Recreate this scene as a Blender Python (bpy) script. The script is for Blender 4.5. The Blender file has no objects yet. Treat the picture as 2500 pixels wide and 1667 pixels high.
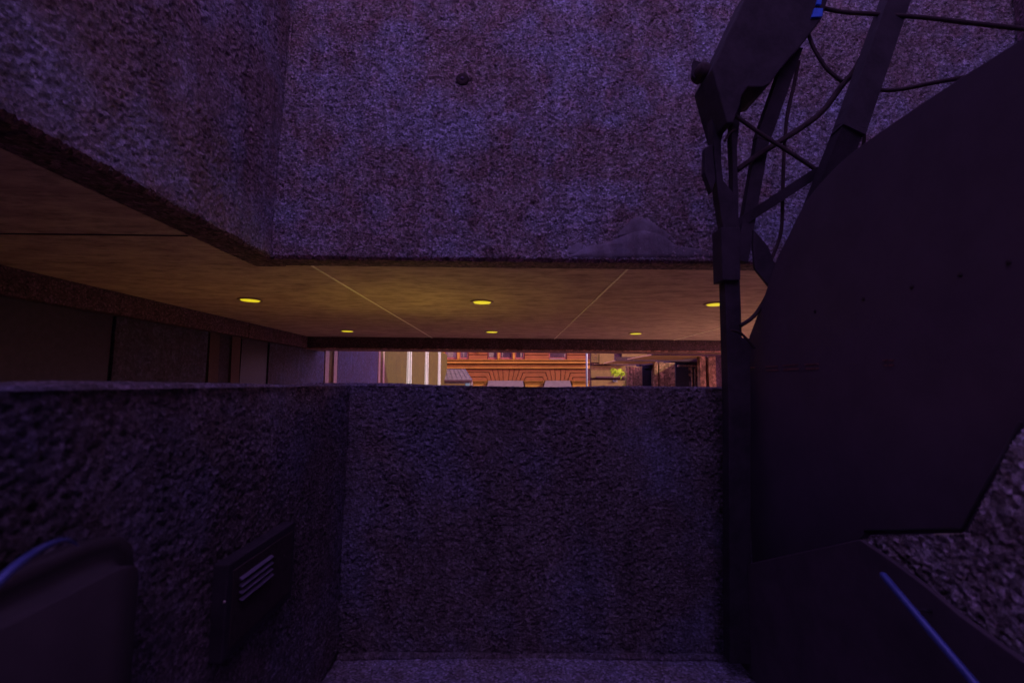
import bpy, bmesh, math, random
import numpy as np
from mathutils import Vector, Matrix
random.seed(7); rng = np.random.default_rng(11)
R = math.radians

# ------------------------------------------------------------------ camera
scene = bpy.context.scene
COL = scene.collection
EYE = Vector((0, 0, 1.6)); F = 1111.11
cam = bpy.data.cameras.new('camera'); cam.lens = 16; cam.sensor_width = 36
cam.dof.use_dof = True; cam.dof.focus_distance = 6.0; cam.dof.aperture_fstop = 2.0
cam.clip_start = 0.02; cam.clip_end = 2000
cam_o = bpy.data.objects.new('camera', cam); COL.objects.link(cam_o)
ROT = Matrix.Rotation(R(-0.45), 4, 'Z') @ Matrix.Rotation(math.pi/2 + math.atan(102/F), 4, 'X') @ Matrix.Rotation(R(0.5), 4, 'Z')
cam_o.matrix_world = Matrix.Translation(EYE) @ ROT
scene.camera = cam_o

# ------------------------------------------------------------------ world and sun
SUN_FROM = Vector((0.84, -0.40, 0.46)).normalized()
world = bpy.data.worlds.new('World'); scene.world = world; world.use_nodes = True
wn = world.node_tree.nodes; wl = world.node_tree.links; wn.clear()
sky = wn.new('ShaderNodeTexSky'); sky.sky_type = 'NISHITA'; sky.sun_disc = False
sky.sun_elevation = math.asin(SUN_FROM.z); sky.sun_rotation = math.atan2(SUN_FROM.x, SUN_FROM.y)
tint = wn.new('ShaderNodeMix'); tint.data_type = 'RGBA'; tint.blend_type = 'MULTIPLY'; tint.inputs[0].default_value = 1
tint.inputs[7].default_value = (1.12, 0.41, 0.78, 1)
bg = wn.new('ShaderNodeBackground'); bg.inputs[1].default_value = 0.15
wo = wn.new('ShaderNodeOutputWorld')
wl.new(sky.outputs[0], tint.inputs[6]); wl.new(tint.outputs[2], bg.inputs[0]); wl.new(bg.outputs[0], wo.inputs[0])
sl = bpy.data.lights.new('sun', 'SUN'); sl.energy = 0.95; sl.angle = R(0.6); sl.color = (1.0, 0.86, 0.52)
so = bpy.data.objects.new('sun', sl); COL.objects.link(so); so.location = (20, -20, 30)
so.rotation_euler = (-SUN_FROM).to_track_quat('-Z', 'Y').to_euler()
scene.view_settings.view_transform = 'Standard'; scene.view_settings.look = 'None'
scene.view_settings.exposure = 2.28; scene.view_settings.gamma = 1.0
scene.view_settings.use_curve_mapping = False
scene.cycles.max_bounces = 8; scene.cycles.diffuse_bounces = 5
scene.cycles.use_denoising = True

# ------------------------------------------------------------------ measuring helpers
def ray(px, py):
    return (ROT.to_3x3() @ Vector(((px-1250)/F, (833.5-py)/F, -1)))
def aty(px, py, Y): d = ray(px, py); return EYE + d*(Y/d.y)
def atz(px, py, z): d = ray(px, py); return EYE + d*((z-1.6)/d.z)
def atx(px, py, x): d = ray(px, py); return EYE + d*(x/d.x)

# ------------------------------------------------------------------ materials
def new_mat(name):
    m = bpy.data.materials.new(name); m.use_nodes = True
    nt = m.node_tree; b = nt.nodes['Principled BSDF']
    return m, nt, b
def tex_noise(nt, coord, scale, detail=6, rough=.6, stretch=None):
    n = nt.nodes.new('ShaderNodeTexNoise'); n.inputs['Scale'].default_value = scale
    n.inputs['Detail'].default_value = detail; n.inputs['Roughness'].default_value = rough
    if stretch:
        mp = nt.nodes.new('ShaderNodeMapping'); mp.inputs['Scale'].default_value = stretch
        nt.links.new(coord, mp.inputs[0]); nt.links.new(mp.outputs[0], n.inputs['Vector'])
    else: nt.links.new(coord, n.inputs['Vector'])
    return n.outputs['Fac']
def ramp(nt, fac, stops):
    r = nt.nodes.new('ShaderNodeValToRGB'); e = r.color_ramp.elements
    while len(e) < len(stops): e.new(.5)
    for el, (p, c) in zip(e, stops): el.position = p; el.color = (*c, 1) if len(c) == 3 else c
    nt.links.new(fac, r.inputs[0]); return r.outputs[0]
def mixc(nt, fac, a, b, mode='MIX'):
    x = nt.nodes.new('ShaderNodeMix'); x.data_type = 'RGBA'; x.blend_type = mode
    for s, v in ((0, fac), (6, a), (7, b)):
        if isinstance(v, (int, float)): x.inputs[s].default_value = v
        elif isinstance(v, tuple): x.inputs[s].default_value = (*v, 1)
        else: nt.links.new(v, x.inputs[s])
    return x.outputs[2]
def bump(nt, b, h, dist, strength=1.0, prev=None):
    n = nt.nodes.new('ShaderNodeBump'); n.inputs['Distance'].default_value = dist; n.inputs['Strength'].default_value = strength
    nt.links.new(h, n.inputs['Height'])
    if prev is not None: nt.links.new(prev, n.inputs['Normal'])
    nt.links.new(n.outputs[0], b.inputs['Normal']); return n.outputs[0]
def world_pos(nt):
    return nt.nodes.new('ShaderNodeNewGeometry').outputs['Position']

def concrete(name, base, blue, brown, grain=150, bumpd=.008, speck=.8, contrast=1.0):
    """exposed aggregate concrete: grey cement, mauve and brown stones, blotches of algae and dirt"""
    m, nt, b = new_mat(name); P = world_pos(nt)
    big = tex_noise(nt, P, 1.9, 5, .62)
    mid = tex_noise(nt, P, 7.0, 6, .7)
    fine = tex_noise(nt, P, grain, 4, .7)
    streak = tex_noise(nt, P, 3.0, 5, .6, (3.2, 3.2, .35))
    c = mixc(nt, ramp(nt, mid, [(.40, (0, 0, 0)), (.62, (1, 1, 1))]), brown, base)
    c = mixc(nt, ramp(nt, big, [(.46, (0, 0, 0)), (.66, (1, 1, 1))]), c, blue)
    c = mixc(nt, .7, c, ramp(nt, streak, [(.3, (.45, .45, .45)), (.7, (1.0, 1.0, 1.0))]), 'MULTIPLY')
    vor = nt.nodes.new('ShaderNodeTexVoronoi'); vor.inputs['Scale'].default_value = grain*.42; nt.links.new(P, vor.inputs['Vector'])
    hsv = nt.nodes.new('ShaderNodeSeparateColor'); nt.links.new(vor.outputs['Color'], hsv.inputs[0])
    stones = ramp(nt, hsv.outputs[0], [(.0, (.22, .19, .2)), (.3, (.7, .66, .70)), (.7, (1.15, 1.1, 1.2)), (1., (2.2, 2.1, 2.5))])
    c = mixc(nt, speck, c, stones, 'MULTIPLY')
    c = mixc(nt, .8*contrast, c, ramp(nt, fine, [(.34, (.35, .35, .35)), (.66, (1.35, 1.35, 1.35))]), 'MULTIPLY')
    nt.links.new(c, b.inputs['Base Color']); b.inputs['Roughness'].default_value = .85
    b.inputs['Specular IOR Level'].default_value = .25
    n1 = bump(nt, b, fine, bumpd); bump(nt, b, vor.outputs['Distance'], bumpd*.8, .8, n1)
    return m
def plain(name, col, rough=.7, metal=0.0, var=.25, scale=14, bd=.0015, spec=.3):
    m, nt, b = new_mat(name); P = world_pos(nt)
    n = tex_noise(nt, P, scale, 6, .65)
    lo = tuple(x*(1-var) for x in col); hi = tuple(min(1, x*(1+var)) for x in col)
    nt.links.new(ramp(nt, n, [(.35, lo), (.65, hi)]), b.inputs['Base Color'])
    b.inputs['Roughness'].default_value = rough; b.inputs['Metallic'].default_value = metal
    b.inputs['Specular IOR Level'].default_value = spec
    if bd: bump(nt, b, tex_noise(nt, P, scale*8, 4, .6), bd)
    return m
def glow(name, col, strength):
    m, nt, b = new_mat(name); b.inputs['Base Color'].default_value = (.2, .2, .2, 1)
    b.inputs['Emission Color'].default_value = (*col, 1); b.inputs['Emission Strength'].default_value = strength
    return m

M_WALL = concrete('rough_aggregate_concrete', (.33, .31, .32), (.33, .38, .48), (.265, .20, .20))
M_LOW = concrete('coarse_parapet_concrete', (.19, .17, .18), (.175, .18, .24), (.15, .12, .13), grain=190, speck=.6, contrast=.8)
M_FLOOR = concrete('fine_paving_concrete', (.26, .25, .30), (.26, .28, .40), (.2, .18, .2), grain=210, bumpd=.003)
M_SMOOTH = concrete('smooth_cast_concrete', (.27, .24, .26), (.27, .28, .36), (.22, .18, .19), grain=170, bumpd=.003, speck=.5, contrast=.8)
M_PATCH = concrete('trowelled_mortar', (.25, .23, .27), (.27, .28, .37), (.18, .15, .18), grain=90, bumpd=.002, speck=.05, contrast=.3)
M_LIP = concrete('reddish_lip_concrete', (.17, .10, .10), (.15, .09, .11), (.12, .07, .07), grain=90, bumpd=.006)
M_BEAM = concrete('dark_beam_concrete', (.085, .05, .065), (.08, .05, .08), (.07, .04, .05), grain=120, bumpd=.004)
def soffit_mat():
    m, nt, b = new_mat('soffit_render'); P = world_pos(nt)
    a = tex_noise(nt, P, 2.2, 7, .68, (1.0, 2.2, 1)); c2 = tex_noise(nt, P, 6.5, 6, .7, (.8, 2.6, 1)); g = tex_noise(nt, P, 160, 3, .6)
    c = ramp(nt, a, [(.32, (.33, .21, .18)), (.55, (.52, .37, .28)), (.72, (.58, .44, .31))])
    c = mixc(nt, .7, c, ramp(nt, c2, [(.36, (.45, .42, .45)), (.52, (1., 1., 1.))]), 'MULTIPLY')
    c = mixc(nt, .5, c, ramp(nt, g, [(.35, (.75, .75, .75)), (.65, (1.1, 1.1, 1.1))]), 'MULTIPLY')
    nt.links.new(c, b.inputs['Base Color']); b.inputs['Roughness'].default_value = .9
    bump(nt, b, g, .003); return m
M_SOFFIT = soffit_mat()
M_TRIM = plain('brass_joint_trim', (.9, .85, .6), .6, 0, .15, 30, 0)
M_JOINTDARK = plain('dark_joint', (.03, .02, .03), .9)
M_BLACK = plain('black_painted_steel', (.031, .025, .034), .75, 0, .3, 9, .0008, .2)
M_BLACK2 = plain('black_rubber', (.042, .03, .033), .85, 0, .2, 30, .0005, .15)
M_GLOSS = plain('glossy_black_paint', (.024, .017, .021), .8, 0, .25, 7, .0003, .5)
M_RAIL = plain('blue_painted_tube', (.07, .10, .33), .38, .2, .12, 12, .0003, .5)
M_BLUETAG = plain('blue_plastic', (.03, .16, .75), .4, 0, .15, 30, 0, .5)
M_VENT = plain('vent_slat_metal', (.13, .11, .18), .6, .2, .1, 30, 0)
M_SHEET = plain('black_sheet_steel', (.072, .056, .078), .75, 0, .1, 5, .0006, .2)
M_WING = concrete('shaded_wing_concrete', (.024, .024, .040), (.022, .024, .048), (.020, .018, .030), grain=60, bumpd=.004, speck=.4, contrast=.5)  # dark copy of the wing wall colour, shade under the overhang painted in
M_BEAMLIT = concrete('lit_underside_brown', (.34, .19, .14), (.30, .17, .14), (.25, .13, .10), grain=40, bumpd=.006)  # lighter brown: the beam's lit underside is put into the colour
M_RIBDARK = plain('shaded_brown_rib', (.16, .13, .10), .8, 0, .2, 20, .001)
M_CHEEK = concrete('pale_pitted_concrete', (.50, .47, .50), (.46, .50, .62), (.38, .32, .33), grain=120)
M_WINGP = concrete('shaded_wing_panel', (.036, .040, .072), (.034, .042, .088), (.032, .028, .050), grain=60, bumpd=.004, speck=.5, contrast=.7)  # dark copy of the panel colour, shade of the near bays painted in
M_RIBSHADE = plain('deep_shaded_rib', (.034, .022, .024), .8, 0, .2, 20, .001)  # deeper copy of the rib colour, shade painted in
M_PLATE = plain('black_stringer_steel', (.078, .058, .076), .75, 0, .15, 7, .0006, .2)
M_FLANK = concrete('dull_flank_concrete', (.31, .28, .31), (.31, .35, .46), (.24, .19, .20), grain=150, bumpd=.005, speck=.55, contrast=.7)
M_SCREW = plain('bright_screw', (.6, .5, .5), .4, .7, .1, 30, 0)
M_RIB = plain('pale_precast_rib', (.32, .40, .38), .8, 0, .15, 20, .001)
M_PANEL = concrete('ochre_pier_panel', (.058, .050, .006), (.066, .058, .006), (.050, .042, .006), grain=30, bumpd=.004, speck=.15, contrast=.4)
M_PIER = concrete('brown_pier_concrete', (.34, .22, .10), (.33, .21, .10), (.27, .15, .08), grain=26, bumpd=.006, speck=.6)
M_DOOR = plain('dark_bronze_door', (.016, .015, .028), .5, .2)
M_TERR = plain('pale_terrace_paving', (.42, .36, .26), .8, 0, .2, 3)
M_COURT = plain('brown_court_paving', (.26, .20, .11), .85, 0, .2, 3)
M_STREET = plain('asphalt', (.05, .05, .05), .9, 0, .3, 3)
M_ORANGE = plain('orange_painted_stone', (.155, .052, .012), .8, 0, .14, 1.6, .01)
M_ORJOINT = plain('deep_red_joint', (.06, .015, .02), .9, 0, .1, 4)
M_GOLD = plain('ochre_moulding', (.26, .13, .014), .7, 0, .14, 1.6, .01)
M_FRAME = plain('brown_window_frame', (.20, .06, .045), .6, 0, .15, 4)
M_GLASS = plain('dark_window_glass', (.035, .02, .028), .12, 0, .4, 2, 0, .6)
M_CURTAIN = plain('grey_curtain', (.12, .10, .08), .9, 0, .25, 9)
M_AWN = plain('lilac_canvas', (.10, .08, .085), .85, 0, .12, 3)
M_LEAD = plain('weathered_lead', (.095, .085, .085), .7, 0, .35, 5)
M_TEAL = plain('teal_panel', (.10, .22, .26), .5, 0, .2, 8)
M_BEIGE = plain('beige_stone', (.125, .092, .028), .85, 0, .14, 3, .01)
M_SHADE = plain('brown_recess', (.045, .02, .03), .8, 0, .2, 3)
M_POLE = plain('pale_blue_pole', (.18, .24, .26), .45, .2, .1, 9)
M_CANOPY = plain('ochre_canopy_soffit', (.80, .52, .20), .85, 0, .12, 3, .004)
M_LEAF = plain('leaf_green', (.34, .52, .02), .5, 0, .45, 6, 0)
M_STALK = plain('leaf_stalk', (.12, .1, .03), .8)
M_STRIP = plain('slot_light_copper', (.20, .09, .085), .5, .3, .4, 30, .0005)
M_LENS = glow('yellow_lamp_lens', (.76, .60, .012), .2)
M_LAMPTRIM = plain('lamp_trim', (.30, .17, .13), .45, .3, .1, 20, 0)

# ------------------------------------------------------------------ mesh helpers
def link_mesh(name, me, mat, parent=None):
    o = bpy.data.objects.new(name, me); COL.objects.link(o)
    if mat: me.materials.append(mat)
    if parent: o.parent = parent
    return o
def obj(name, bm, mat, parent=None, smooth=False):
    bmesh.ops.recalc_face_normals(bm, faces=bm.faces[:])
    me = bpy.data.meshes.new(name); bm.to_mesh(me); bm.free()
    if smooth:
        for p in me.polygons: p.use_smooth = True
    return link_mesh(name, me, mat, parent)
def thing(name, label, cat, group=None, loc=(0, 0, 0)):
    o = bpy.data.objects.new(name, None); COL.objects.link(o); o.location = loc; o.empty_display_size = .2
    return tag(o, label, cat, group)
def tag(o, label, cat, group=None):
    o['label'] = label; o['category'] = cat
    if group: o['group'] = group
    return o
def box(bm, x0, x1, y0, y1, z0, z1, bev=0):
    r = bmesh.ops.create_cube(bm, size=1)
    vs = r['verts']
    for v in vs:
        v.co = Vector((x0 if v.co.x < 0 else x1, y0 if v.co.y < 0 else y1, z0 if v.co.z < 0 else z1))
    if bev:
        es = {e for v in vs for e in v.link_edges}
        bmesh.ops.bevel(bm, geom=list(es), offset=bev, segments=2, affect='EDGES', profile=.5)
def box_o(name, mat, parent, x0, x1, y0, y1, z0, z1, bev=0):
    bm = bmesh.new(); box(bm, x0, x1, y0, y1, z0, z1, bev); return obj(name, bm, mat, parent)
def prism(bm, pts, off):
    """extrude polygon pts by vector off"""
    off = Vector(off)
    a = [bm.verts.new(p) for p in pts]; b = [bm.verts.new(Vector(p)+off) for p in pts]
    bm.faces.new(a); bm.faces.new(b[::-1])
    n = len(pts)
    for i in range(n): bm.faces.new((a[i], b[i], b[(i+1) % n], a[(i+1) % n]))
def prism_o(name, mat, parent, pts, off, bev=0):
    bm = bmesh.new(); prism(bm, pts, off)
    if bev:
        bmesh.ops.recalc_face_normals(bm, faces=bm.faces[:])
        bmesh.ops.bevel(bm, geom=bm.edges[:], offset=bev, segments=2, affect='EDGES', profile=.5)
    return obj(name, bm, mat, parent)
def smoothpath(pts, n=8):
    pts = [Vector(p) for p in pts]; out = []
    for i in range(len(pts)-1):
        p0 = pts[max(i-1, 0)]; p1 = pts[i]; p2 = pts[i+1]; p3 = pts[min(i+2, len(pts)-1)]
        for k in range(n):
            t = k/n
            out.append(.5*((2*p1)+(p2-p0)*t+(2*p0-5*p1+4*p2-p3)*t*t+(3*p1-p0-3*p2+p3)*t**3))
    out.append(pts[-1]); return out
def tube(bm, pts, r, sides=10):
    pts = [Vector(p) for p in pts]; rings = []; up = Vector((.13, .2, 1)).normalized()
    for i, p in enumerate(pts):
        t = (pts[min(i+1, len(pts)-1)]-pts[max(i-1, 0)]).normalized()
        u = t.cross(up).normalized(); w = t.cross(u)
        rr = r(i/(len(pts)-1)) if callable(r) else r
        rings.append([bm.verts.new(p+(u*math.cos(2*math.pi*k/sides)+w*math.sin(2*math.pi*k/sides))*rr) for k in range(sides)])
    for a, b in zip(rings, rings[1:]):
        for k in range(sides): bm.faces.new((a[k], a[(k+1) % sides], b[(k+1) % sides], b[k]))
    bm.faces.new(rings[0][::-1]); bm.faces.new(rings[-1])
def tube_o(name, mat, parent, pts, r, sides=10, sm=True):
    bm = bmesh.new(); tube(bm, pts, r, sides); return obj(name, bm, mat, parent, sm)
def bar(bm, a, b, w, d):
    """square bar from a to b, w across the view, d deep"""
    a, b = Vector(a), Vector(b); t = (b-a).normalized(); u = t.cross(Vector((0, 1, 0))).normalized()*w/2; v = t.cross(u).normalized()*d/2
    prism(bm, [a+u+v, a-u+v, a-u-v, a+u-v], b-a)
def bar_o(name, mat, parent, a, b, w, d):
    bm = bmesh.new(); bar(bm, a, b, w, d)
    bmesh.ops.bevel(bm, geom=bm.edges[:], offset=min(w, d)*.08, segments=2, affect='EDGES')
    return obj(name, bm, mat, parent)
def lathe_o(name, mat, parent, prof, origin, axis, sides=28):
    bm = bmesh.new(); ax = Vector(axis).normalized(); u = ax.orthogonal().normalized(); w = ax.cross(u); o = Vector(origin)
    rings = [[bm.verts.new(o+ax*h+(u*math.cos(2*math.pi*k/sides)+w*math.sin(2*math.pi*k/sides))*r) for k in range(sides)] for r, h in prof]
    for a, b in zip(rings, rings[1:]):
        for k in range(sides): bm.faces.new((a[k], a[(k+1) % sides], b[(k+1) % sides], b[k]))
    bm.faces.new(rings[0][::-1]); bm.faces.new(rings[-1])
    return obj(name, bm, mat, parent, True)

# real relief for the near concrete: fractal roughness with thousands of pits
def lattice(nv, nu, cell):
    gh, gw = int(nv/cell)+3, int(nu/cell)+3
    g = rng.standard_normal((gh, gw)).astype(np.float32)
    y = np.arange(nv)/cell; x = np.arange(nu)/cell
    yi = y.astype(int); xi = x.astype(int); fy = (y-yi)[:, None]; fx = (x-xi)[None, :]
    fy = fy*fy*(3-2*fy); fx = fx*fx*(3-2*fx)
    a = g[yi][:, xi]; b = g[yi][:, xi+1]; c = g[yi+1][:, xi]; d = g[yi+1][:, xi+1]
    return (a*(1-fx)+b*fx)*(1-fy)+(c*(1-fx)+d*fx)*fy
def rough_skin(name, mat, parent, o, u, v, step, amp=.004, pits=900, pit_r=(.006, .016), pit_d=(.004, .010), back=.03, side=1, fade=0, keep=None):
    """displaced sheet: origin o, edges u and v (Vectors); pits = pits per square metre"""
    o, u, v = Vector(o), Vector(u), Vector(v)
    nu, nv = int(u.length/step)+1, int(v.length/step)+1
    n = u.cross(v).normalized()*side
    h = amp*(.35*lattice(nv, nu, .055/step)+.9*lattice(nv, nu, .020/step)+.8*lattice(nv, nu, max(1.01, .010/step)))+.006*lattice(nv, nu, .5/step)
    if fade: h *= np.clip((1-np.arange(nu)/nu)*u.length/fade, .25, 1)[None, :]
    dens = lattice(nv, nu, .30/step)
    for _ in range(int(u.length*v.length*pits)):
        cy, cx = rng.uniform(0, nv), rng.uniform(0, nu)
        if dens[min(int(cy), nv-1), min(int(cx), nu-1)] < rng.normal(-.35, .5): continue
        r = rng.uniform(*pit_r)/step; e = rng.uniform(.6, 1.0); k = int(r*2.2)+2
        y0, y1, x0, x1 = max(0, int(cy)-k), min(nv, int(cy)+k+1), max(0, int(cx)-k), min(nu, int(cx)+k+1)
        yy = (np.arange(y0, y1)-cy)[:, None]/e; xx = (np.arange(x0, x1)-cx)[None, :]
        h[y0:y1, x0:x1] -= rng.uniform(*pit_d)*np.exp(-((yy*yy+xx*xx)/(r*r))**1.4)
    h = np.clip(h, -back*.8, .012)
    h[0, :] = h[-1, :] = -back*.4; h[:, 0] = h[:, -1] = -back*.4
    a = np.linspace(0, 1, nu)[None, :, None]; b = np.linspace(0, 1, nv)[:, None, None]
    co = np.array(o)[None, None]+a*np.array(u)+b*np.array(v)+h[:, :, None]*np.array(n)
    co = co.reshape(-1, 3).astype(np.float32)
    idx = np.arange(nu*nv).reshape(nv, nu)
    q = np.stack([idx[:-1, :-1], idx[:-1, 1:], idx[1:, 1:], idx[1:, :-1]], -1).reshape(-1, 4)
    if keep is not None:
        cen = co[q].mean(1); yy, zz = cen[:, 1], cen[:, 2]; ins = np.zeros(len(q), bool); k = len(keep)
        for i in range(k):
            (ya, za), (yb, zb) = keep[i], keep[(i+1) % k]
            ins ^= ((za > zz) != (zb > zz)) & (yy < (yb-ya)*(zz-za)/((zb-za) or 1e-9)+ya)
        q = q[ins]
    if side < 0: q = q[:, ::-1]
    me = bpy.data.meshes.new(name)
    me.vertices.add(len(co)); me.vertices.foreach_set('co', co.ravel())
    me.loops.add(q.size); me.loops.foreach_set('vertex_index', q.ravel().astype(np.int32))
    me.polygons.add(len(q)); me.polygons.foreach_set('loop_start', np.arange(0, q.size, 4, dtype=np.int32))
    me.polygons.foreach_set('loop_total', np.full(len(q), 4, dtype=np.int32))
    me.update(calc_edges=True); me.validate()
    return link_mesh(name, me, mat, parent)

# ================================================================== SETTING
def struct(name, mat, *b):
    o = box_o(name, mat, None, *b); o['kind'] = 'structure'; return o
struct('street', M_STREET, -600, 600, 34.6, 900, -3.3, -3.0)
struct('ground', M_STREET, -600, 600, -300, 34.6, -3.6, -0.2)
struct('terrace_bounce_floor', M_TERR, -40, 40, 3.09, 11.4, -.2, 1.0)  # unseen floor raised to concentrate the downlight bounce on the soffit
struct('courtyard_paving', M_COURT, -40, 40, 11.4, 34.5, -.2, 0)
near = rough_skin('courtyard_floor', M_FLOOR, None, (-1.3, .3, 0), (3.7, 0, 0), (0, 2.6, 0), .012, amp=.0012, pits=150, pit_d=(.001, .003))
near['kind'] = 'structure'
struct('courtyard_base', M_FLOOR, -14, 14, -14, 3.08, -.2, -.03)

# ================================================================== NEAR CONCRETE BUILDING
SZ = 2.69                                   # level of the soffit
bld = thing('concrete_building', 'dark rough concrete building overhanging the lit terrace, with pale ribbed wings behind', 'building')
XL, XR, YF = -2.10, 2.15, 3.95              # inner corner lines of the recess above, and its back face
TOP = 6.8
# front face above the slot, real relief where it is seen, plain above
box_o('front_wall', M_WALL, bld, XL-.25, 6.0, YF+.02, YF+.26, SZ, TOP)
rough_skin('front_wall_face', M_WALL, bld, (XL-.02, YF, SZ), (7.2, 0, 0), (0, 0, 3.0), .0100, amp=.0034, pits=1500, side=1)
# left flank, comes towards the viewer
box_o('left_wall', M_WALL, bld, XL-.27, XL-.02, -5, YF+.02, SZ, TOP)
rough_skin('left_wall_face', M_FLANK, bld, (XL, .9, SZ), (0, YF-.9, 0), (.085, 0, 3.2), .0095, amp=.0026, pits=1100, fade=.55, side=1)
tube_o('corner_ridge', M_WALL, bld, [(XL+.0266*z+.004+random.uniform(-.002, .002), YF-.004, SZ+z) for z in [i*.07 for i in range(60)]], lambda t: .011+random.uniform(-.003, .003), 8)
# ragged dark reddish lip under the walls
from mathutils import noise as mn
def wob(t): return mn.noise(Vector((t, 3.3, 1.7)))*1.6
bm = bmesh.new()
def lip(a, b, w, steps):
    a, b = Vector(a), Vector(b); t = (b-a).normalized(); n = Vector((-t.y, t.x, 0))
    rows = []
    for i in range(steps+1):
        p = a+(b-a)*i/steps
        rows.append([bm.verts.new(p+Vector((0, 0, wob(i*.9)*.012+.016))), bm.verts.new(p+n*.02+Vector((0, 0, -.014+.005*wob(i*.33)+.004*wob(i*1.3)))),
                     bm.verts.new(p+n*w*.5+Vector((0, 0, -.014+.004*wob(i*.5+9)))), bm.verts.new(p+n*(w+.008*wob(i*.4+30))+Vector((0, 0, -.010))), bm.verts.new(p+n*w+Vector((0, 0, .05)))])
    for r0, r1 in zip(rows, rows[1:]):
        for k in range(4): bm.faces.new((r0[k], r1[k], r1[k+1], r0[k+1]))
lip((XL-.05, YF-.005, SZ), (XR+.6, YF-.005, SZ), .26, 330)
lip((XL+.005, .3, SZ), (XL+.005, YF+.29, SZ), .30, 280)
lp = obj('wall_lip', bm, M_LIP, bld)
# mass of the storeys above (also what keeps the sun out of the recess)
box_o('upper_storeys', M_SMOOTH, bld, -5.4, 6.2, YF+.27, 12.0, SZ+.06, TOP-.05)
box_o('upper_storeys', M_SMOOTH, bld, -5.4, XL-.28, -5, YF+.26, SZ+.06, TOP-.05)
box_o('side_light_blocker', M_BEAM, bld, 4.72, 9.5, -8, YF-.02, -.1, 17.0)  # unseen block added to keep sun and sky light off the right
box_o('shadow_storeys', M_SMOOTH, bld, -5.4, 16, 6.0, 10.0, TOP-.04, 12.0)  # unseen storeys, cut back to set the shadow edge on the left wing
# soffit panels with metal joints
YB = atz(1240, 826, SZ).y; XB = -4.88
J = [XB, atz(783, 648, SZ).x, atz(1555, 658, SZ).x, 3.86, 6.2]
jx = [XB, -1.86, 1.12, 4.05, 6.2]
for a, b in zip(jx, jx[1:]):
    box_o('soffit_panel', M_SOFFIT, bld, a+.006, b-.006, 4.21, YB, SZ-.002, SZ+.05)
YT = atz(240, 572, SZ).y
box_o('soffit_panel', M_SOFFIT, bld, XB+.006, XL-.32, YT+.006, 4.20, SZ-.002, SZ+.05)
box_o('soffit_panel', M_SOFFIT, bld, XB+.006, XL-.32, -2, YT-.006, SZ-.002, SZ+.05)
for x in jx[1:-1]:
    box_o('joint_trim', M_TRIM, bld, x-.010, x+.010, 4.22, YB-.01, SZ-.010, SZ-.003)
box_o('joint_strip', M_JOINTDARK, bld, XB+.01, XL-.33, YT-.008, YT+.008, SZ-.008, SZ-.003)
# beams round the soffit
ZB = aty(1240, 852, YB).z
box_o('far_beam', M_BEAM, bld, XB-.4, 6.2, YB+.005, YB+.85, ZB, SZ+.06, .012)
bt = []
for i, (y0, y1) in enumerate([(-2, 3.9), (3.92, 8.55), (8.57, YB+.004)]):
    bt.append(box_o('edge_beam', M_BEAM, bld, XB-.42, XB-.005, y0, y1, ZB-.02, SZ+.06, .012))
box_o('beam_lit_underside', M_BEAMLIT, bld, XB-.41, 6.2, YB-.002, YB+.88, ZB-.03, ZB-.002, .008)
# unseen wall behind the viewer, raised to cut low sky light
box_o('unseen_rear_wall', M_SMOOTH, bld, -9, 9, -9.5, -9.2, -.1, 8.0)
# --- mortar patch on the front face
def blob(name, mat, parent, pts, y, th):
    bm = bmesh.new(); c = sum((Vector(p) for p in pts), Vector())/len(pts)
    ring = smoothpath(list(pts)+[pts[0]], 5)[:-1]
    r0 = [bm.verts.new(p+Vector((random.uniform(-.006, .006), .006, random.uniform(-.006, .006)))) for p in ring]
    r1 = [bm.verts.new(p.lerp(c, .07)+Vector((0, -th*.8, 0))) for p in ring]
    r2 = [bm.verts.new(p.lerp(c, .4)+Vector((0, -th-random.uniform(0, .002), 0))) for p in ring]
    cv = bm.verts.new(c+Vector((0, -th, 0))); n = len(ring)
    for i in range(n):
        j = (i+1) % n
        bm.faces.new((r0[i], r0[j], r1[j], r1[i])); bm.faces.new((r1[i], r1[j], r2[j], r2[i])); bm.faces.new((r2[i], r2[j], cv))
    return obj(name, bm, mat, parent, True)
P = lambda x, y, Y=YF: aty(x, y, Y)
blob('mortar_patch', M_PATCH, bld, [P(x, y) for x, y in [(1380, 628), (1418, 606), (1485, 590), (1530, 570), (1570, 562), (1620, 574), (1659, 600), (1750, 614), (1775, 630), (1600, 631)]], YF, .009)
blob('mortar_patch', M_PATCH, bld, [P(x, y) for x, y in [(1500, 580), (1534, 541), (1561, 529), (1598, 546), (1648, 584), (1618, 586), (1575, 570), (1535, 574)]], YF, .006)
blob('mortar_patch', M_PATCH, bld, [P(x, y) for x, y in [(1385, 620), (1400, 596), (1418, 594), (1424, 606), (1405, 622)]], YF, .005)

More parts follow.
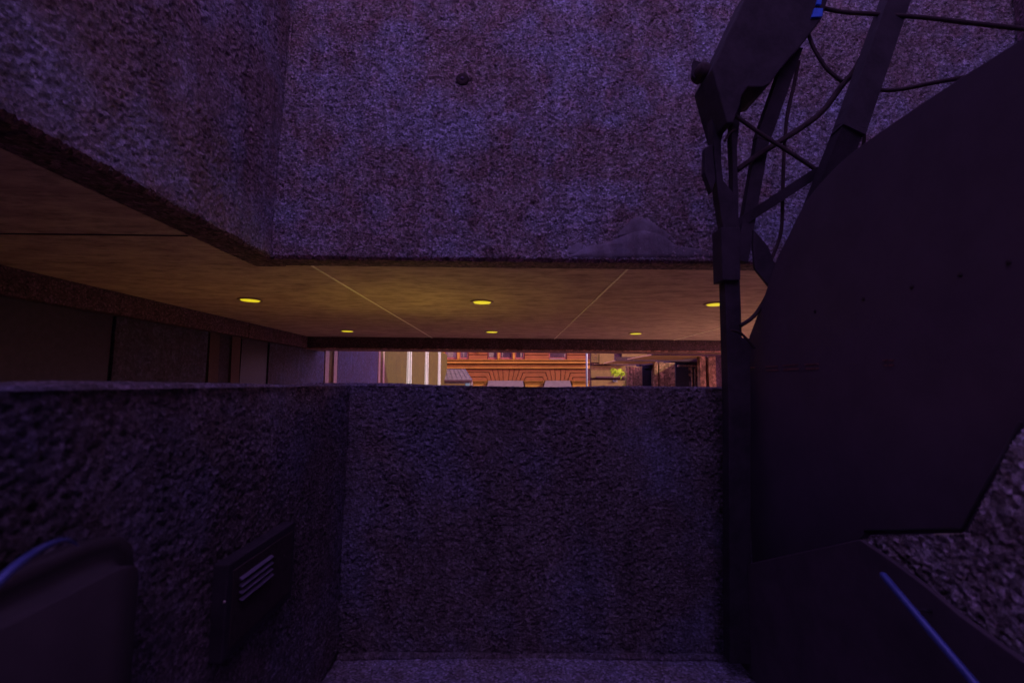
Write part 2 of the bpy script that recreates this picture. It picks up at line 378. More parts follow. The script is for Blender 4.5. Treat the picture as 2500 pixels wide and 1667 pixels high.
# ---------------- wings either side of the terrace: ribbed piers, panels, doors
XW = -4.98
def wy(px): return atx(px, 900, XW+.07).y
lab = [560, 815, 936, 1002, 1044, 1074.5]
Ys = [wy(p) for p in lab]
ends = Ys+[Ys[-1]+4.6]
HT = 2.44
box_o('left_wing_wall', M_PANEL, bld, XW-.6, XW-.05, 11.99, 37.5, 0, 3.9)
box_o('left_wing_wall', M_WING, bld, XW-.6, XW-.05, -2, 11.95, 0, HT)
for i, y in enumerate(Ys):
    w = M_RIB
    for k in (-1, 1):
        s = .56 if y < 20 else .5; hw = .13 if y < 20 else .06
        x1 = XW+(.03 if y < 20 else .09); zt = HT-.03 if y < 12.2 else 3.9
        bm = bmesh.new()
        c = y+k*s*.55
        prism(bm, [(XW-.04, c-hw, 0), (x1, c-hw, 0), (x1, c+hw, 0), (XW-.04, c+hw, 0)], (-.05, 0, zt))
        obj('rib', bm, w if y > 20 else M_RIBDARK if y > 10 else M_RIBSHADE, bld)  # nearer ribs get darker copies of the rib colour for shade
for i in range(-1, len(Ys)):
    y0 = (Ys[i] if i >= 0 else 3.4)+.5; y1 = ends[i+1]-.5
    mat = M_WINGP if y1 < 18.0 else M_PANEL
    if y1 < 12.2 or i < 1: y0b = y0+(y1-y0)*.25 if i >= 0 else 5.78
    else: y0b = y0
    zt = HT-.03 if y1 < 12.2 else 3.6
    if y1 > 12.2 and y0 < 12.2:
        y1b = y1; zt = HT-.04
    box_o('wall_panel', mat, bld, XW-.045, XW-.005, y0b, y1, .02, zt, .006)
    if y0b > y0: box_o('doorway_leaf', M_DOOR, bld, XW-.045, XW-.03, y0, y0b-.03, .02, zt)
# right wing
def rib_pair(px0, px1, px2, px3, Y, zt, mat):
    p = [aty(q, 900, Y).x for q in (px0, px1, px2, px3)]
    box_o('rib', mat, bld, p[0], p[1], Y, Y+.22, 0, zt, .01)
    box_o('rib', mat, bld, p[2], p[3], Y, Y+.22, 0, zt, .01)
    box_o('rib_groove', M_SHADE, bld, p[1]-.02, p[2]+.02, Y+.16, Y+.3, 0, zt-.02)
    return p
YR = [14.3, 19.0, 23.6]
ZC = 2.50
R0 = rib_pair(1709, 1723, 1730, 1748, YR[0], ZC+.03, M_PIER)
R1 = rib_pair(1597.5, 1606.5, 1609.5, 1620.5, YR[1], ZC+.04, M_PIER)
R2 = rib_pair(1530, 1537, 1538.5, 1545, YR[2], ZC+.05, M_PIER)
for (pa, pb, Y) in ((1545.5, 1567.5, 23.7), (1621, 1648, 19.1)):
    box_o('pier_side', M_PIER, bld, aty(pa, 900, Y).x, aty(pb, 900, Y).x, Y, Y+.5, 0, ZC+.02, .01)
box_o('pier_side', M_BEAM, bld, R0[3]+.004, R0[3]+2.5, YR[0]+.06, YR[0]+.5, 0, ZC+.02, .01)
# canopy slabs seen from below between the piers
def canopy(pts, mat):
    q = [atz(x, y, ZC) for x, y in pts]
    return prism_o('canopy_soffit', mat, bld, q, (0, 0, .03))
canopy([(1590, 867.5), (1712, 869), (1712, 874), (1648, 879), (1532, 877.5)], M_CANOPY)
canopy([(1502, 881.3), (1600, 882.2), (1600, 886), (1572, 889), (1474, 887.6)], M_CANOPY)
c0 = atz(1590, 867.5, ZC); c1 = atz(1502, 881.3, ZC)
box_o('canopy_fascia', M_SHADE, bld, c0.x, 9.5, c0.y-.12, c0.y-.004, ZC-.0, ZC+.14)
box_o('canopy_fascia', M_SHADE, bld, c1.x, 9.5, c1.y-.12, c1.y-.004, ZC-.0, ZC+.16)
box_o('wing_shade_slab', M_BEAM, bld, 7.6, 12.0, 12.1, 27, ZC+.16, ZC+.3)  # unseen slab added to keep the sky off the right bays
box_o('wing_shade_wall', M_BEAM, bld, 11.8, 12.0, 12.1, 27, 0, ZC+.14)  # unseen wall added to keep the sun off the right bays
# dark glazed bays of the right wing
for (a, b, Y, t) in ((1568, 1591, 24.6, 892), (1649, 1681, 20.2, 885)):
    box_o('dark_bay', M_DOOR, bld, aty(a, 900, Y).x, aty(b, 900, Y).x, Y, Y+.1, 0, aty(b, t, Y).z)
for (px, Y) in ((1592.5, 24.2), (1593.9, 24.3), (1689.5, 20.6), (1697.5, 20.6)):
    x = aty(px, 900, Y).x; box_o('door_post', M_PIER, bld, x-.03, x+.03, Y, Y+.06, 0, 2.35)
a = aty(1681, 900, 21.5).x; b = aty(1712, 900, 21.5).x
for (z0, z1, m_) in ((0, 1.75, M_AWN), (1.76, 2.0, M_SHADE), (2.02, 2.14, M_PIER), (2.15, 2.28, M_SHADE), (2.29, 2.42, M_PIER)):
    box_o('glazed_screen', m_, bld, a, b, 21.5, 21.6, z0, z1)
box_o('screen_gap', M_DOOR, bld, aty(1690.5, 900, 20.8).x, aty(1696.5, 900, 20.8).x, 20.8, 20.9, 0, 2.4)
for Y in (20.0, 24.9):
    box_o('lintel', M_PIER, bld, aty(1570 if Y > 22 else 1650, 900, Y).x, aty(1595 if Y > 22 else 1712, 900, Y).x, Y-.3, Y-.2, 2.38, 2.46)
box_o('right_wing_wall', M_BEAM, bld, aty(1712, 900, 22).x+.1, 12, 22.0, 22.2, 0, 4.2)
box_o('right_wing_wall', M_BEAM, bld, aty(1560, 900, 26).x, aty(1712, 900, 26).x, 26.0, 26.2, 0, 3.2)

# ================================================================== PARAPET
par = thing('parapet_wall', 'low coarse concrete parapet wall across the view with a return on the left', 'wall')
YP, ZP, XP = 2.84, 1.584, -.985
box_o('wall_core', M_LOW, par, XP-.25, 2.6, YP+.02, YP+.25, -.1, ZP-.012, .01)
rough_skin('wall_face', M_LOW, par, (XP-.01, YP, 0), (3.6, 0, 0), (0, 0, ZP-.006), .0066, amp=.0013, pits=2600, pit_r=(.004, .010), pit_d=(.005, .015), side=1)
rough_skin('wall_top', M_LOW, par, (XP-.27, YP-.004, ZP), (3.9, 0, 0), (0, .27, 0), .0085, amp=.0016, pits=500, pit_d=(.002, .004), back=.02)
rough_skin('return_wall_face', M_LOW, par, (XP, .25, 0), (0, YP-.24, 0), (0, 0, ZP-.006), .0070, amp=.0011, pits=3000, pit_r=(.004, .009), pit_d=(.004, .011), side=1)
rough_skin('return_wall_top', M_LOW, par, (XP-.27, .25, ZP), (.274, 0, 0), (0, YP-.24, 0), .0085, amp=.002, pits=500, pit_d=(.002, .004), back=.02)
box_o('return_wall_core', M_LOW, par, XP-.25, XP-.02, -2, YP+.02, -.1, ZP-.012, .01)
tube_o('base_fillet', M_LOW, par, smoothpath([(XP+i*.12, YP-.012+random.uniform(-.006, .006), .004+random.uniform(-.006, .004)) for i in range(31)], 3), .022, 8)
# broken off cheek wall, lower right
rr = thing('cheek_wall', 'coarse pitted concrete cheek wall rising at the lower right edge, before the black screen', 'wall')
XQ = 1.39
kp = [atx(x, y, XQ) for x, y in ((2102, 1314), (2180, 1310), (2280, 1306), (2355, 1302), (2398, 1212), (2450, 1118), (2502, 1026), (2560, 930), (2640, 800), (2760, 800), (2760, 1900), (2102, 1900))]
pc = [(p.y+random.uniform(-.003, .003), p.z+random.uniform(-.003, .003)) for p in kp]
prism_o('wall_core', M_CHEEK, rr, [Vector((XQ+.015, y, z-.008)) for y, z in pc], (.04, 0, 0))
rough_skin('wall_face', M_CHEEK, rr, (XQ, 1.95, .2), (0, -1.25, 0), (0, 0, 1.8), .0055, amp=.0015, pits=2600, pit_r=(.004, .010), pit_d=(.004, .011), side=1, keep=pc)

# ================================================================== DOWNLIGHTS
spots = [(611, 731, 'far left round yellow downlight in the near row of the soffit', .8), (1177, 736, 'round yellow downlight in the middle of the near soffit row', 15.0), (1748, 741, 'round yellow downlight of the near row, half hidden by the black mast', .35),
         (848, 807, 'small leftmost downlight of the far soffit row, just above the far beam', .3), (1201, 809, 'small middle downlight of the far soffit row', .5), (1552, 813, 'small rightmost downlight of the far soffit row', .15)]
for i, (px, py, lb, k) in enumerate(spots):
    c = atz(px, py, SZ)
    t = thing('ceiling_light', lb, 'downlight', 'round yellow downlights in the soffit', (c.x, c.y, SZ))
    lathe_o('light_trim', M_LAMPTRIM, t, [(.152, -.001), (.158, -.009), (.150, -.016), (.125, -.016), (.118, -.006)], (0, 0, 0), (0, 0, 1), 36)
    lathe_o('lens', M_LENS, t, [(.120, -.012), (.112, -.020), (.06, -.026), (.01, -.028)], (0, 0, 0), (0, 0, 1), 36)
    L = bpy.data.lights.new('lamp', 'SPOT'); L.energy = 17*k; L.color = (1.0, .84, .20) if k > 3 else (1.0, .52, .26); L.spot_size = R(40 if k > 3 else 100); L.spot_blend = .8; L.shadow_soft_size = .1
    lo = bpy.data.objects.new('lamp', L); COL.objects.link(lo); lo.parent = t; lo.location = (0, 0, -.05); lo.rotation_euler = (0, R(24) if k > 3 else 0, 0)

# ================================================================== SMALL THINGS ON THE NEAR WALLS
c = aty(1129, 195, YF)
t = thing('blanking_disc', 'round dark metal disc fixed on the upper concrete wall', 'disc', None, tuple(c))
lathe_o('cap_ring', M_BLACK2, t, [(.058, .0), (.062, .010), (.058, .022), (.045, .030), (.036, .030)], (0, .012, 0), (0, -1, 0))
lathe_o('cap_centre', plain('dull_blue_metal', (.09, .06, .12), .5, .2, .2, 40, .0005), t, [(.040, .018), (.034, .026), (.018, .026), (.014, .036), (.002, .040)], (0, .012, 0), (0, -1, 0))
# louvred box on the left return wall
V = [atx(x, y, XP+.01) for x, y in ((697, 1282), (697, 1460), (525, 1600), (525, 1372))]
y0, y1 = (V[2].y+V[3].y)/2, (V[0].y+V[1].y)/2; z0, z1 = (V[1].z+V[2].z)/2, (V[0].z+V[3].z)/2
t = thing('wall_vent', 'black louvred vent box fixed on the left parapet wall', 'vent', None, (XP, (y0+y1)/2, (z0+z1)/2))
def loc(o, t): o.matrix_parent_inverse = t.matrix_basis.inverted(); return o
XV = XP+.045
loc(box_o('vent_housing', M_BLACK, t, XP-.015, XV, y0, y1, z0, z1, .006), t)
loc(box_o('vent_plate', M_BLACK2, t, XV-.001, XV+.004, y0+.03, y1-.03, z0+.03, z1-.03, .003), t)
for (a, b) in (((588.6, 1413.5), (666, 1356)), ((588.6, 1430), (666, 1372)), ((588, 1447), (665, 1386.5)), ((588, 1464), (666, 1400.6))):
    A, B = atx(*a, XV+.01), atx(*b, XV+.01); z = (A.z+B.z)/2
    bm = bmesh.new(); prism(bm, [(XV+.003, A.y, z+.006), (XV+.016, A.y, z-.002), (XV+.014, A.y, z-.005), (XV+.003, A.y, z+.001)], (0, B.y-A.y, 0))
    loc(obj('louvre_slat', bm, M_VENT, t), t)
for (x, y) in ((547, 1469), (692, 1355)):
    p = atx(x, y, XV)
    loc(lathe_o('screw', M_SCREW, t, [(.005, -.001), (.005, .002), (.003, .004)], p, (1, 0, 0), 12), t)

# ================================================================== BLACK MAST WITH STRUTS AND CABLES
YM = 2.62
def m(px, py, Y=YM): return aty(px, py, Y)
mast = thing('equipment_mast', 'black steel mast with slanted head box, struts and hanging cables before the upper wall', 'mast')
def poly(name, pts, th, Y=YM, mat=M_BLACK, parent=mast, bev=.004):
    return prism_o(name, mat, parent, [m(x, y, Y) for x, y in pts], (0, th, 0), bev)
poly('head_box', [(1845, -60), (2040, -60), (2008, 44), (1978, 84), (1950, 120), (1905, 170), (1880, 205), (1862, 213), (1826, 212), (1812, 232), (1806, 262), (1790, 300), (1775, 300), (1738, 168)], .26, YM-.13, bev=.008)
poly('post_member', [(1734, 160), (1800, 160), (1792, 250), (1768, 320), (1761, 345), (1762, 400), (1766, 440), (1790, 470), (1800, 560), (1766, 560), (1752, 470), (1744, 380), (1736, 250)], .07)
poly('post_member', [(1790, 240), (1812, 240), (1800, 360), (1803, 470), (1804, 560), (1788, 560), (1790, 420), (1786, 340)], .06, YM+.02)
poly('post_sleeve', [(1760, 555), (1808, 555), (1808, 684), (1764, 684)], .12, YM-.03)
poly('post', [(1770, 684), (1807, 684), (1812, 824), (1832, 826), (1834, 1000), (1834, 1620), (1782, 1620), (1779, 1000)], .08)
poly('post_lug', [(1722, 360), (1740, 352), (1748, 440), (1738, 470), (1720, 420)], .05)
c = m(1713, 178)
lathe_o('clamp_knob', M_BLACK2, mast, [(.012, -.06), (.038, -.055), (.048, -.03), (.048, .02), (.04, .045), (.015, .05)], c, (.25, -1, .1), 20)
poly('clamp_bracket', [(1694, 146), (1738, 160), (1738, 172), (1724, 172), (1698, 192), (1690, 185)], .03)
poly('clamp_bolt', [(1729, 158), (1740, 158), (1740, 205), (1729, 200)], .05, YM-.02)
poly('gusset_plate', [(1840, 560), (1875, 600), (1893, 645), (1878, 700), (1843, 656), (1838, 600)], .02, YM+.02)
def strut(pts, r0, Y0, Y1, mat=M_BLACK, name='strut'):
    q = [m(x, y, Y0+(Y1-Y0)*i/(len(pts)-1)) for i, (x, y) in enumerate(pts)]
    bm = bmesh.new()
    a = q[0]; b = q[-1]
    bar(bm, a, b, r0*2, r0*1.4)
    return obj(name, bm, mat, mast)
S = 2.62/1111
strut([(2196, -30), (2070, 330)], 27*S, 2.5, 2.3); strut([(2075, 310), (1862, 840)], 25*S, 2.3, 2.7)
strut([(1937, 120), (1858, 345)], 18*S, 2.6, 2.68); strut([(1860, 335), (1806, 640)], 16*S, 2.68, 2.68)
strut([(2000, 418), (1790, 555)], 12*S, 2.5, 2.7, M_BLACK, 'cross_brace')
def cable(pts, w, Y0=2.55, Y1=2.55, mat=M_BLACK2, name='cable'):
    q = [m(x, y, Y0+(Y1-Y0)*i/(len(pts)-1)) for i, (x, y) in enumerate(pts)]
    return tube_o(name, mat, mast, smoothpath(q, 7), w/2*S, 8)
cable([(1990, 16), (2058, 30), (2152, 36), (2260, 44), (2380, 58), (2560, 78)], 10, 2.6, 2.2)
cable([(1972, 80), (1984, 112), (1999, 140), (2022, 172), (2056, 200)], 9, 2.55, 2.5)
cable([(2118, 214), (2160, 221), (2210, 217), (2262, 206), (2340, 192), (2450, 176)], 9, 2.4, 2.0)
cable([(1790, 280), (1822, 302), (1862, 330), (1903, 356), (1950, 386), (2000, 420)], 10, 2.6, 2.5)
cable([(2116, 118), (2085, 175), (2058, 206), (2010, 270), (1960, 310), (1905, 345), (1850, 380), (1800, 415)], 15, 2.5, 2.65, name='hose')
cable([(1950, 150), (1938, 210), (1921, 290), (1913, 400), (1911, 480), (1906, 570), (1880, 640)], 9, 2.6, 2.65)
cable([(1768, 345), (1782, 325), (1795, 318)], 7, 2.55, 2.55)
cable([(1900, 640), (1880, 705), (1858, 748), (1836, 776), (1808, 795)], 10, 2.6, 2.6, name='hose')
cable([(1786, 806), (1806, 812), (1826, 830), (1842, 850)], 6, 2.54, 2.6)
cable([(2096, 305), (2110, 330), (2100, 372), (2060, 380)], 8, 2.4, 2.45)
poly('blue_tag', [(1989, 20), (2009, 21), (2008, 40), (1982, 42)], .012, YM-.145, M_BLUETAG, bev=0)
poly('blue_tag', [(1999, -12), (2008, -12), (2005, 11), (1994, 10)], .012, YM-.145, M_BLUETAG, bev=0)

# ================================================================== BLACK STEEL SCREEN ON THE RIGHT
XS = 1.46
scr = thing('steel_screen', 'large black sheet steel screen with raked far edge standing at the right', 'screen')
def s(px, py, X=XS): return atx(px, py, X)
crv = smoothpath([s(*p) for p in ((1829, 822), (1862, 735), (1893, 641), (1925, 575), (1968, 492), (2030, 418), (2110, 350), (2300, 220), (2500, 92))], 4)
out = crv+[Vector((XS, .9, 2.66)), Vector((XS, -1.6, 2.66)), Vector((XS, -1.6, .7)), Vector((XS, .9, 1.6))]+[s(*p) for p in ((2500, 1034), (2355, 1300), (2110, 1305), (1960, 1440))]  # unseen stretch towards the viewer added to block sky light from the right
out += [Vector((XS, out[-1].y+.25, .3)), Vector((XS, 2.80, .02)), Vector((XS, 2.80, .9))]
prism_o('sheet', M_SHEET, scr, out, (.03, 0, 0), .003)
E = [s(*p, XS-.004) for p in ((2112, 1296), (2350, 1291), (2492, 1030))]
tube_o('edge_tube', M_BLACK, scr, E, .006, 8)
for (xa, xb, ya, yb) in ((1868, 1897, 895, 893.5), (1910, 1948, 892, 889.5), (1964, 1998, 889.5, 888), (1869, 1900, 904, 903), (1912, 1949, 902, 900), (1966, 1998, 900.5, 899), (1828, 1842, 897, 896.5), (2154, 2165, 879.5, 879.3), (2169, 2181, 879.3, 879), (2157, 2165, 891.8, 891.5), (2169, 2181, 891.3, 891)):
    a, b = s(xa, ya, XS-.003), s(xb, yb, XS-.003); h = .0036 if ya > 893 else .0028
    prism_o('slot_light_strip', M_STRIP, scr, [a+Vector((0, 0, -h)), b+Vector((0, 0, -h)), b+Vector((0, 0, h)), a+Vector((0, 0, h))], (.006, 0, 0))  # copper strips stand in for light showing through slots
for k in range(5):
    p = s(1990+k*118, 760-k*30, XS-.002); 
    lathe_o('rivet', M_BLACK2, scr, [(.008, 0), (.007, .003), (.003, .005)], p, (-1, 0, 0), 10)

# ================================================================== HANDRAIL, LOWER RIGHT, AND HOUSING, LOWER LEFT
hr = thing('stair_rail', 'blue tube handrail on a black steel plate at the lower right', 'handrail')
XH = 1.25
A, B = atx(2152, 1398, XH), atx(2390, 1680, XH); D = (B-A)
tube_o('rail_tube', M_RAIL, hr, [A, A+D*.02, A+D*.5, A+D*1.0, A+D*1.25], lambda t: .0115 if t > .02 else .006, 14)
pl = [atx(x, y, 1.34) for x, y in ((2098, 1316), (2180, 1372), (2260, 1432), (2340, 1500), (2430, 1566), (2560, 1660), (2620, 1760))]
e0, e1 = pl[0], pl[-1]
pl += [Vector((1.34, e1.y, .02)), Vector((1.34, 2.75, .02)), Vector((1.34, 2.75, .55))]
prism_o('side_plate', M_PLATE, hr, pl, (.02, 0, 0), .004)
for k in (.25, .9):
    p = A+D*k; tube_o('rail_bracket', M_BLACK, hr, [p+Vector((.0, 0, -.01)), p+Vector((.045, 0, -.04)), p+Vector((.10, 0, -.04))], .005, 8)
hs = thing('equipment_housing', 'rounded black housing with a blue highlight arc against the left wall', 'housing')
HX0, HX1 = XP+.02, -.86
prof = []
q0 = atx(428, 1240, -.94); q1 = atx(0, 1470, HX1)
yN, yF = .12, 1.18
bm = bmesh.new()
ztop = q0.z
pts = [(yF, .02), (yF, ztop-.10), (yF-.012, ztop-.045), (yF-.05, ztop-.01), (yF-.13, ztop), (yN, ztop-.03), (yN, .02)]
prism(bm, [Vector((HX0, y, z)) for y, z in pts], (HX1-HX0, 0, 0))
bmesh.ops.recalc_face_normals(bm, faces=bm.faces[:])
bmesh.ops.bevel(bm, geom=[e for e in bm.edges if all(abs(v.co.x-HX1) < 1e-4 for v in e.verts)], offset=.06, segments=5, affect='EDGES')
obj('housing_shell', bm, M_GLOSS, hs, True)
cpts = [aty(x, y, Y) for x, y, Y in ((-70, 1492, .62), (0, 1416, .66), (55, 1368, .70), (110, 1333, .75), (160, 1317, .80), (190, 1330, .84))]
tube_o('highlight_arc', M_RAIL, hs, smoothpath(cpts, 8), lambda t: .0065*(1-.8*max(0, (t-.35)/.65)), 12)  # tapering blue tube stands in for the highlight on the rounded edge

# ================================================================== ORANGE BUILDING BEYOND
YO = 40.0
org = thing('orange_building', 'orange rusticated stone building with ochre mouldings beyond the terrace', 'building')
def c2(x, y, Y=YO): return aty(1050+x/5.88, 840+y/5.88, Y)     # from an enlarged detail
o0, o1 = c2(-200, 0), c2(2300, 0)
box_o('wall', M_ORJOINT, org, o0.x, o1.x, YO, YO+6, -3, 9)
box_o('side_reveal', M_ORJOINT, org, c2(2262, 0).x, o1.x+.1, YO-.1, YO, -3, 9)
def piece(pts, mat=M_ORANGE, name='stone_block', d=.14, g=1.5):
    c = (sum(p[0] for p in pts)/len(pts), sum(p[1] for p in pts)/len(pts))
    n = len(pts); area = sum(pts[i][0]*pts[(i+1) % n][1]-pts[(i+1) % n][0]*pts[i][1] for i in range(n)); sg = 1 if area > 0 else -1
    ins = []
    for i in range(n):                      # joint width: move every edge inwards
        p, c_, q_ = Vector(pts[i-1]), Vector(pts[i]), Vector(pts[(i+1) % n])
        d1 = (c_-p).normalized(); d2 = (q_-c_).normalized(); n1 = Vector((-d1.y, d1.x))*sg; n2 = Vector((-d2.y, d2.x))*sg
        b_ = (n1+n2); b_ = b_/max(.3, b_.length_squared)*2
        ins.append(c_+b_*g)
    q = [c2(x, y) for x, y in ins]
    return prism_o(name, mat, org, q, (0, -d*(1+random.uniform(-.12, .12)), 0), .012)
G = 2.2
def shrink(xs): return xs
A1 = [(150, 363), (893-G, 363), (940-G, 528), (885+G, 528), (847+G, 401), (150, 401)]
A2 = [(150, 407), (843, 407), (881, 528), (832, 528), (806, 467), (150, 467)]
A3 = [(150, 473), (803, 473), (826, 528), (150, 528)]
M1 = [(1285+G, 363), (1717-G, 363), (1745-G, 528), (1695+G, 528), (1657+G, 405), (1333-G, 405), (1285-G, 528), (1230+G, 528)]
M2 = [(1337, 411), (1653, 411), (1691, 528), (1641, 528), (1613, 470), (1369, 470), (1343, 528), (1289, 528)]
M3 = [(1373, 476), (1609, 476), (1636, 528), (1348, 528)]
R1_ = [(1950+G, 363), (2260, 363), (2260, 409), (2010, 409), (1968, 528), (1915+G, 528)]
R2_ = [(2014, 415), (2260, 415), (2260, 475), (2046, 475), (2024, 528), (1974, 528)]
R3_ = [(2049, 481), (2260, 481), (2260, 528), (2029, 528)]
for p in (A1, A2, A3, M1, M2, M3, R1_, R2_, R3_): piece(p)
def fan(tops, bots):
    for (a, b), (e, f) in zip(zip(tops, tops[1:]), zip(bots, bots[1:])):
        piece([(a+G, 363), (b-G, 363), (f-G, 528), (e+G, 528)], M_ORANGE, 'voussoir')
fan([893, 970, 1040, 1137, 1210, 1285], [940, 997, 1052, 1124, 1178, 1230])
fan([1717, 1788, 1875, 1950], [1745, 1795, 1868, 1915])
# upper blocks and windows
piece([(553, 157), (824, 157), (824, 226), (553, 226)]); piece([(553, 60), (824, 60), (824, 150), (553, 150)])
for (a, b) in ((1355, 1703), (1960, 2260)):
    piece([(a, 160), (b, 160), (b, 232), (a, 232)]); piece([(a, 60), (b, 60), (b, 153), (a, 153)])
for (a, b) in ((181, 211), (390, 425), (966, 1000), (1184, 1218)):
    piece([(a, 50), (b, 50), (b, 218), (a, 218)], M_GOLD, 'window_pilaster', .2)
def window(x0, x1, curtain=None):
    w = prism_o('window', M_FRAME, org, [c2(x0, 40), c2(x1, 40), c2(x1, 216), c2(x0, 216)], (0, -.05, 0))
    f = 16
    prism_o('pane', M_GLASS, w, [c2(x0+f, 30), c2(x1-f, 30), c2(x1-f, 190), c2(x0+f, 190)], (0, -.07, 0))
    if curtain:
        for (a, b, c_, d_) in curtain:
            prism_o('curtain', M_CURTAIN, w, [c2(a, 40), c2(b, 40), c2(d_, 186), c2(c_, 186)], (0, -.085, 0))
window(212, 389, [(245, 350, 262, 326)]); window(427, 549, [(470, 495, 476, 490)]); window(832, 964, [(846, 925, 846, 908)])
window(1003, 1181, [(1030, 1050, 1030, 1044)]); window(1222, 1350, [(1296, 1318, 1296, 1318)]); window(1707, 1953, [(1925, 1940, 1925, 1940)])
prism_o('window_sill', M_AWN, org, [c2(1712, 204), c2(1850, 204), c2(1948, 222), c2(1948, 232), c2(1712, 232)], (0, -.12, 0))
# carved rosette
bm = bmesh.new()
for k in range(7):
    a = math.pi*(1.0+k/6.0); cc = c2(688, 96)
    tube(bm, [cc+Vector((0, -.16, 0)), cc+Vector((.28*math.cos(a), -.22, .26*math.sin(a)))], lambda t: .05-.03*t, 6)
obj('carved_rosette', bm, M_GOLD, org, True)
# cornices as stepped mouldings
def mould(y0, y1, d, mat, x0=150, x1=2300, name='cornice_moulding'):
    a, b = c2(x0, y0), c2(x1, y1)
    za, zb = c2(x0, y0).z, c2(x1, y0).z; zc = c2(x0, y1).z; zd = c2(x1, y1).z
    prism_o(name, mat, org, [(a.x, YO, zc), (b.x, YO, zd), (b.x, YO, zb), (a.x, YO, za)], (0, -d, 0), .02)
mould(226, 236, .62, M_GOLD); mould(237, 250, .42, M_ORANGE); mould(251, 280, .52, M_GOLD); mould(283, 348, .22, M_GOLD); mould(286, 300, .27, M_ORANGE); mould(345, 352, .30, M_GOLD)
for (a, b) in ((600, 835), (1342, 1640), (2018, 2290)):
    mould(526, 533, .42, M_GOLD, a, b, 'string_course'); mould(534, 548, .30, M_ORANGE, a+6, b-6, 'string_course')
    mould(549, 558, .36, M_GOLD, a+8, b-8, 'string_course'); mould(562, 620, .26, M_GOLD, a+18, b-18, 'string_course')
for (ta, tb, ba, bb, lbl) in ((838, 1334, 812, 1350, 'wide lilac canvas awning on the orange building, the left one'), (1655, 2008, 1628, 2040, 'shorter lilac canvas awning on the orange building, the right one')):
    aw = thing('window_awning', lbl, 'awning', 'lilac awnings on the orange building')
    bm = bmesh.new(); p = [c2(ta, 532, YO-.2), c2(tb, 532, YO-.2), c2(bb, 640, YO-1.2), c2(ba, 640, YO-1.2)]
    prism(bm, p, (0, -.02, .05)); obj('canvas', bm, M_AWN, aw)
    tube_o('awning_rod', M_FRAME, aw, [p[3], p[2]], .04, 6)

# lead roofed kiosk before it
YK = 35.8
ki = thing('kiosk', 'small kiosk with a weathered lead roof standing left before the orange building', 'kiosk')
def k2(x, y, Y=YK): return aty(1050+x/5.88, 840+y/5.88, Y)
bm = bmesh.new(); rp = [k2(60, 358, YK+1.6), k2(500, 358, YK+1.6), k2(603, 512, YK), k2(60, 512, YK)]
prism(bm, rp, (0, .05, -.08)); obj('roof', bm, M_LEAD, ki)
for i in range(9):
    t_ = i/8; a = rp[0].lerp(rp[1], t_); b = rp[3].lerp(rp[2], t_)
    bar_o('roof_seam', M_LEAD if i < 8 else M_TEAL, ki, a+Vector((0, -.03, .03)), b+Vector((0, -.003, .003)), .025, .015)
a, b = k2(60, 514), k2(606, 514)
box_o('eaves', M_SHADE, ki, a.x, b.x, YK-.08, YK+.3, a.z-.12, a.z, .02)
box_o('kiosk_wall', M_LEAD, ki, a.x, k2(592, 514).x, YK+.1, YK+1.5, -2, a.z-.13)
box_o('window_panel', M_TEAL, ki, k2(508, 520).x, k2(565, 520).x, YK+.05, YK+.1, -2, a.z-.2, .01)
for i in range(26):
    x = k2(205+i*11.5, 575, YK+.02)
    box_o('dentil', M_BEIGE, ki, x.x-.035, x.x+.035, YK+.0, YK+.1, x.z-.08, x.z+.05)

# beige building
YBG = 34.0
bg_ = thing('beige_building', 'beige stone building with grooved courses and dark ledges at the right', 'building')
def b2(x, y, Y=YBG): return aty(1400+x/5.88, 840+y/5.88, Y)
def bb(name, x0, x1, y0, y1, d, mat, dep=.4):
    p, q = b2(x0, y0), b2(x1, y1)
    box_o(name, mat, bg_, p.x, q.x, YBG-d, YBG-d+dep, q.z, p.z, .01)
bb('wall', 245, 1500, 60, 1200, 0, M_SHADE, .3)
bb('upper_block', 362, 574, 62, 284, .22, M_BEIGE); bb('upper_block', 684, 1046, 62, 222, .22, M_BEIGE)
for i in range(6): bb('stone_course', 246, 358, 108+i*27-3, 108+i*27+19, .2, M_BEIGE)
bb('slot', 300, 328, 113, 122, .215, M_SHADE); bb('slot', 300, 328, 140, 148, .215, M_SHADE); bb('slot', 300, 328, 183, 192, .215, M_SHADE); bb('slot', 300, 328, 207, 215, .215, M_SHADE)
bb('ledge', 246, 760, 284, 292, .5, M_PIER); bb('lower_wall', 246, 900, 306, 470, .12, M_BEIGE)
for (xa, xb, y) in ((255, 385, 317), (255, 462, 343), (255, 330, 370), (255, 385, 388), (330, 462, 408)):
    bb('groove', xa, xb, y, y+4, .124, M_PIER)
bb('ledge', 312, 770, 464, 488, .45, M_SHADE); bb('lower_wall', 246, 312, 464, 486, .3, M_BEIGE)
bb('plinth', 246, 900, 516, 1200, .35, M_BEIGE)
bb('fixture', 552, 606, 520, 540, .5, M_RIB); bb('fixture_hood', 560, 600, 514, 532, .56, M_DOOR)

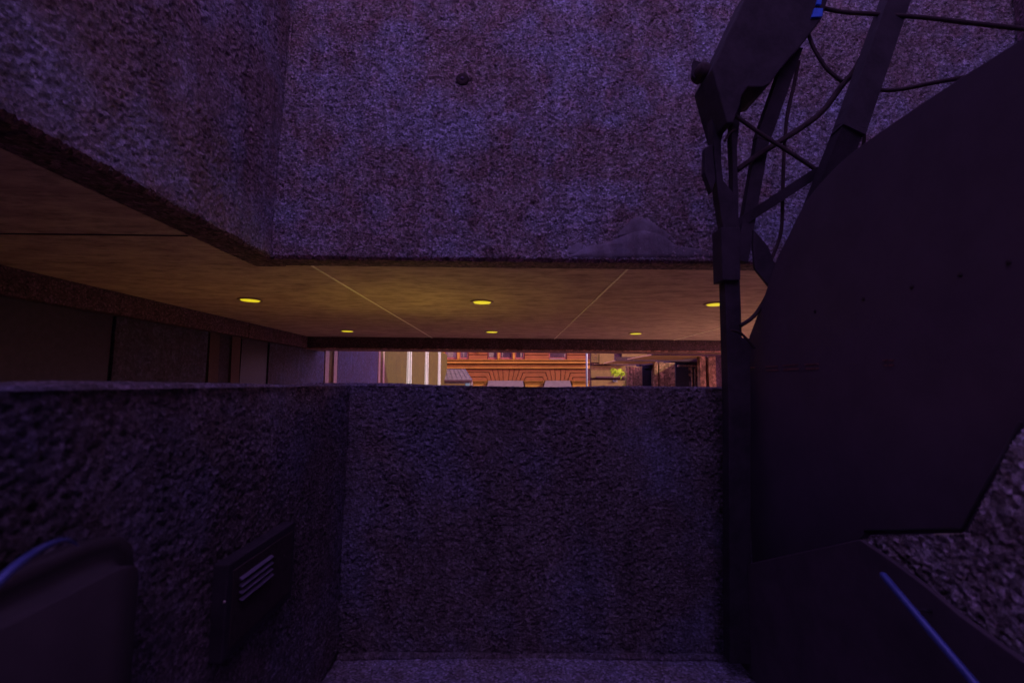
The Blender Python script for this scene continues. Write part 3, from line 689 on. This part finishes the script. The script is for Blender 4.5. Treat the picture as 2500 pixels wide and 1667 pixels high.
# pole
YPL = 30.0
pp, pq = aty(1430.3, 900, YPL), aty(1434.8, 900, YPL)
pole = thing('flag_pole', 'slim pale blue pole standing before the right end of the orange building', 'pole')
tube_o('pole_shaft', M_POLE, pole, [((pp.x+pq.x)/2, YPL, -3), ((pp.x+pq.x)/2, YPL, 8)], (pq.x-pp.x)/2, 16)
lathe_o('pole_base', M_POLE, pole, [(.16, 0), (.16, .1), (.09, .14)], ((pp.x+pq.x)/2, YPL, 0), (0, 0, 1), 16)

# plants at the right wing
def plant(label, pts, Y, n, L, base, droop):
    t = thing('potted_plant', label, 'plant', 'green plants by the ribbed wing')
    b0 = Vector(base)
    for i in range(n):
        a = random.choice(pts); c = aty(a[0]+random.uniform(-2, 2), a[1]+random.uniform(-1.5, 1.5), Y+random.uniform(-.15, .15))
        ang = random.uniform(math.pi*.75, math.pi*1.45); l = L*random.uniform(.7, 1.3)
        d = Vector((math.cos(ang), random.uniform(-.4, .4), math.sin(ang)*droop-.2)).normalized(); w = d.cross(Vector((0, 1, .3))).normalized()*l*.13
        bm = bmesh.new(); up = Vector((0, 0, l*.06))
        q = [c, c+d*l*.35+w+up, c+d*l*.7+w*.7+up*.4, c+d*l-up, c+d*l*.7-w*.7+up*.4, c+d*l*.35-w+up]
        vs = [bm.verts.new(v) for v in q]; mid = bm.verts.new(c+d*l*.5-up*.6)
        for k in range(6): bm.faces.new((vs[k], vs[(k+1) % 6], mid))
        obj('leaf', bm, M_LEAF, t)
    for k in range(5):
        e = aty(random.uniform(1506, 1527), random.uniform(903, 915), Y) if n > 20 else b0+Vector((random.uniform(-.3, .1), 0, .3))
        tube_o('stem', M_STALK, t, smoothpath([b0+Vector((0, 0, -.4)), b0.lerp(e, .5)+Vector((.08, 0, .08)), e], 4), .012, 5)
    lathe_o('pot', M_SHADE, t, [(.18, 0), (.26, .5), (.28, .52), (.24, .52)], (b0.x, b0.y, b0.z-.95 if n > 20 else b0.z-.9), (0, 0, 1), 16)
pts1 = [(1500, 905), (1506, 904), (1513, 906), (1519, 905), (1524, 908), (1527, 912), (1516, 913), (1509, 913), (1504, 909), (1520, 916), (1517, 901), (1512, 908), (1522, 912)]
plant('broad green leafy plant before the beige wall at the right wing', pts1, 22.4, 64, .24, tuple(aty(1529, 925, 22.6)), .9)
plant('small sprig of leaves just above the parapet below the larger plant', [(1524, 942), (1527, 941), (1529, 943)], 21.9, 9, .12, tuple(aty(1527, 946, 21.9)), -.6)
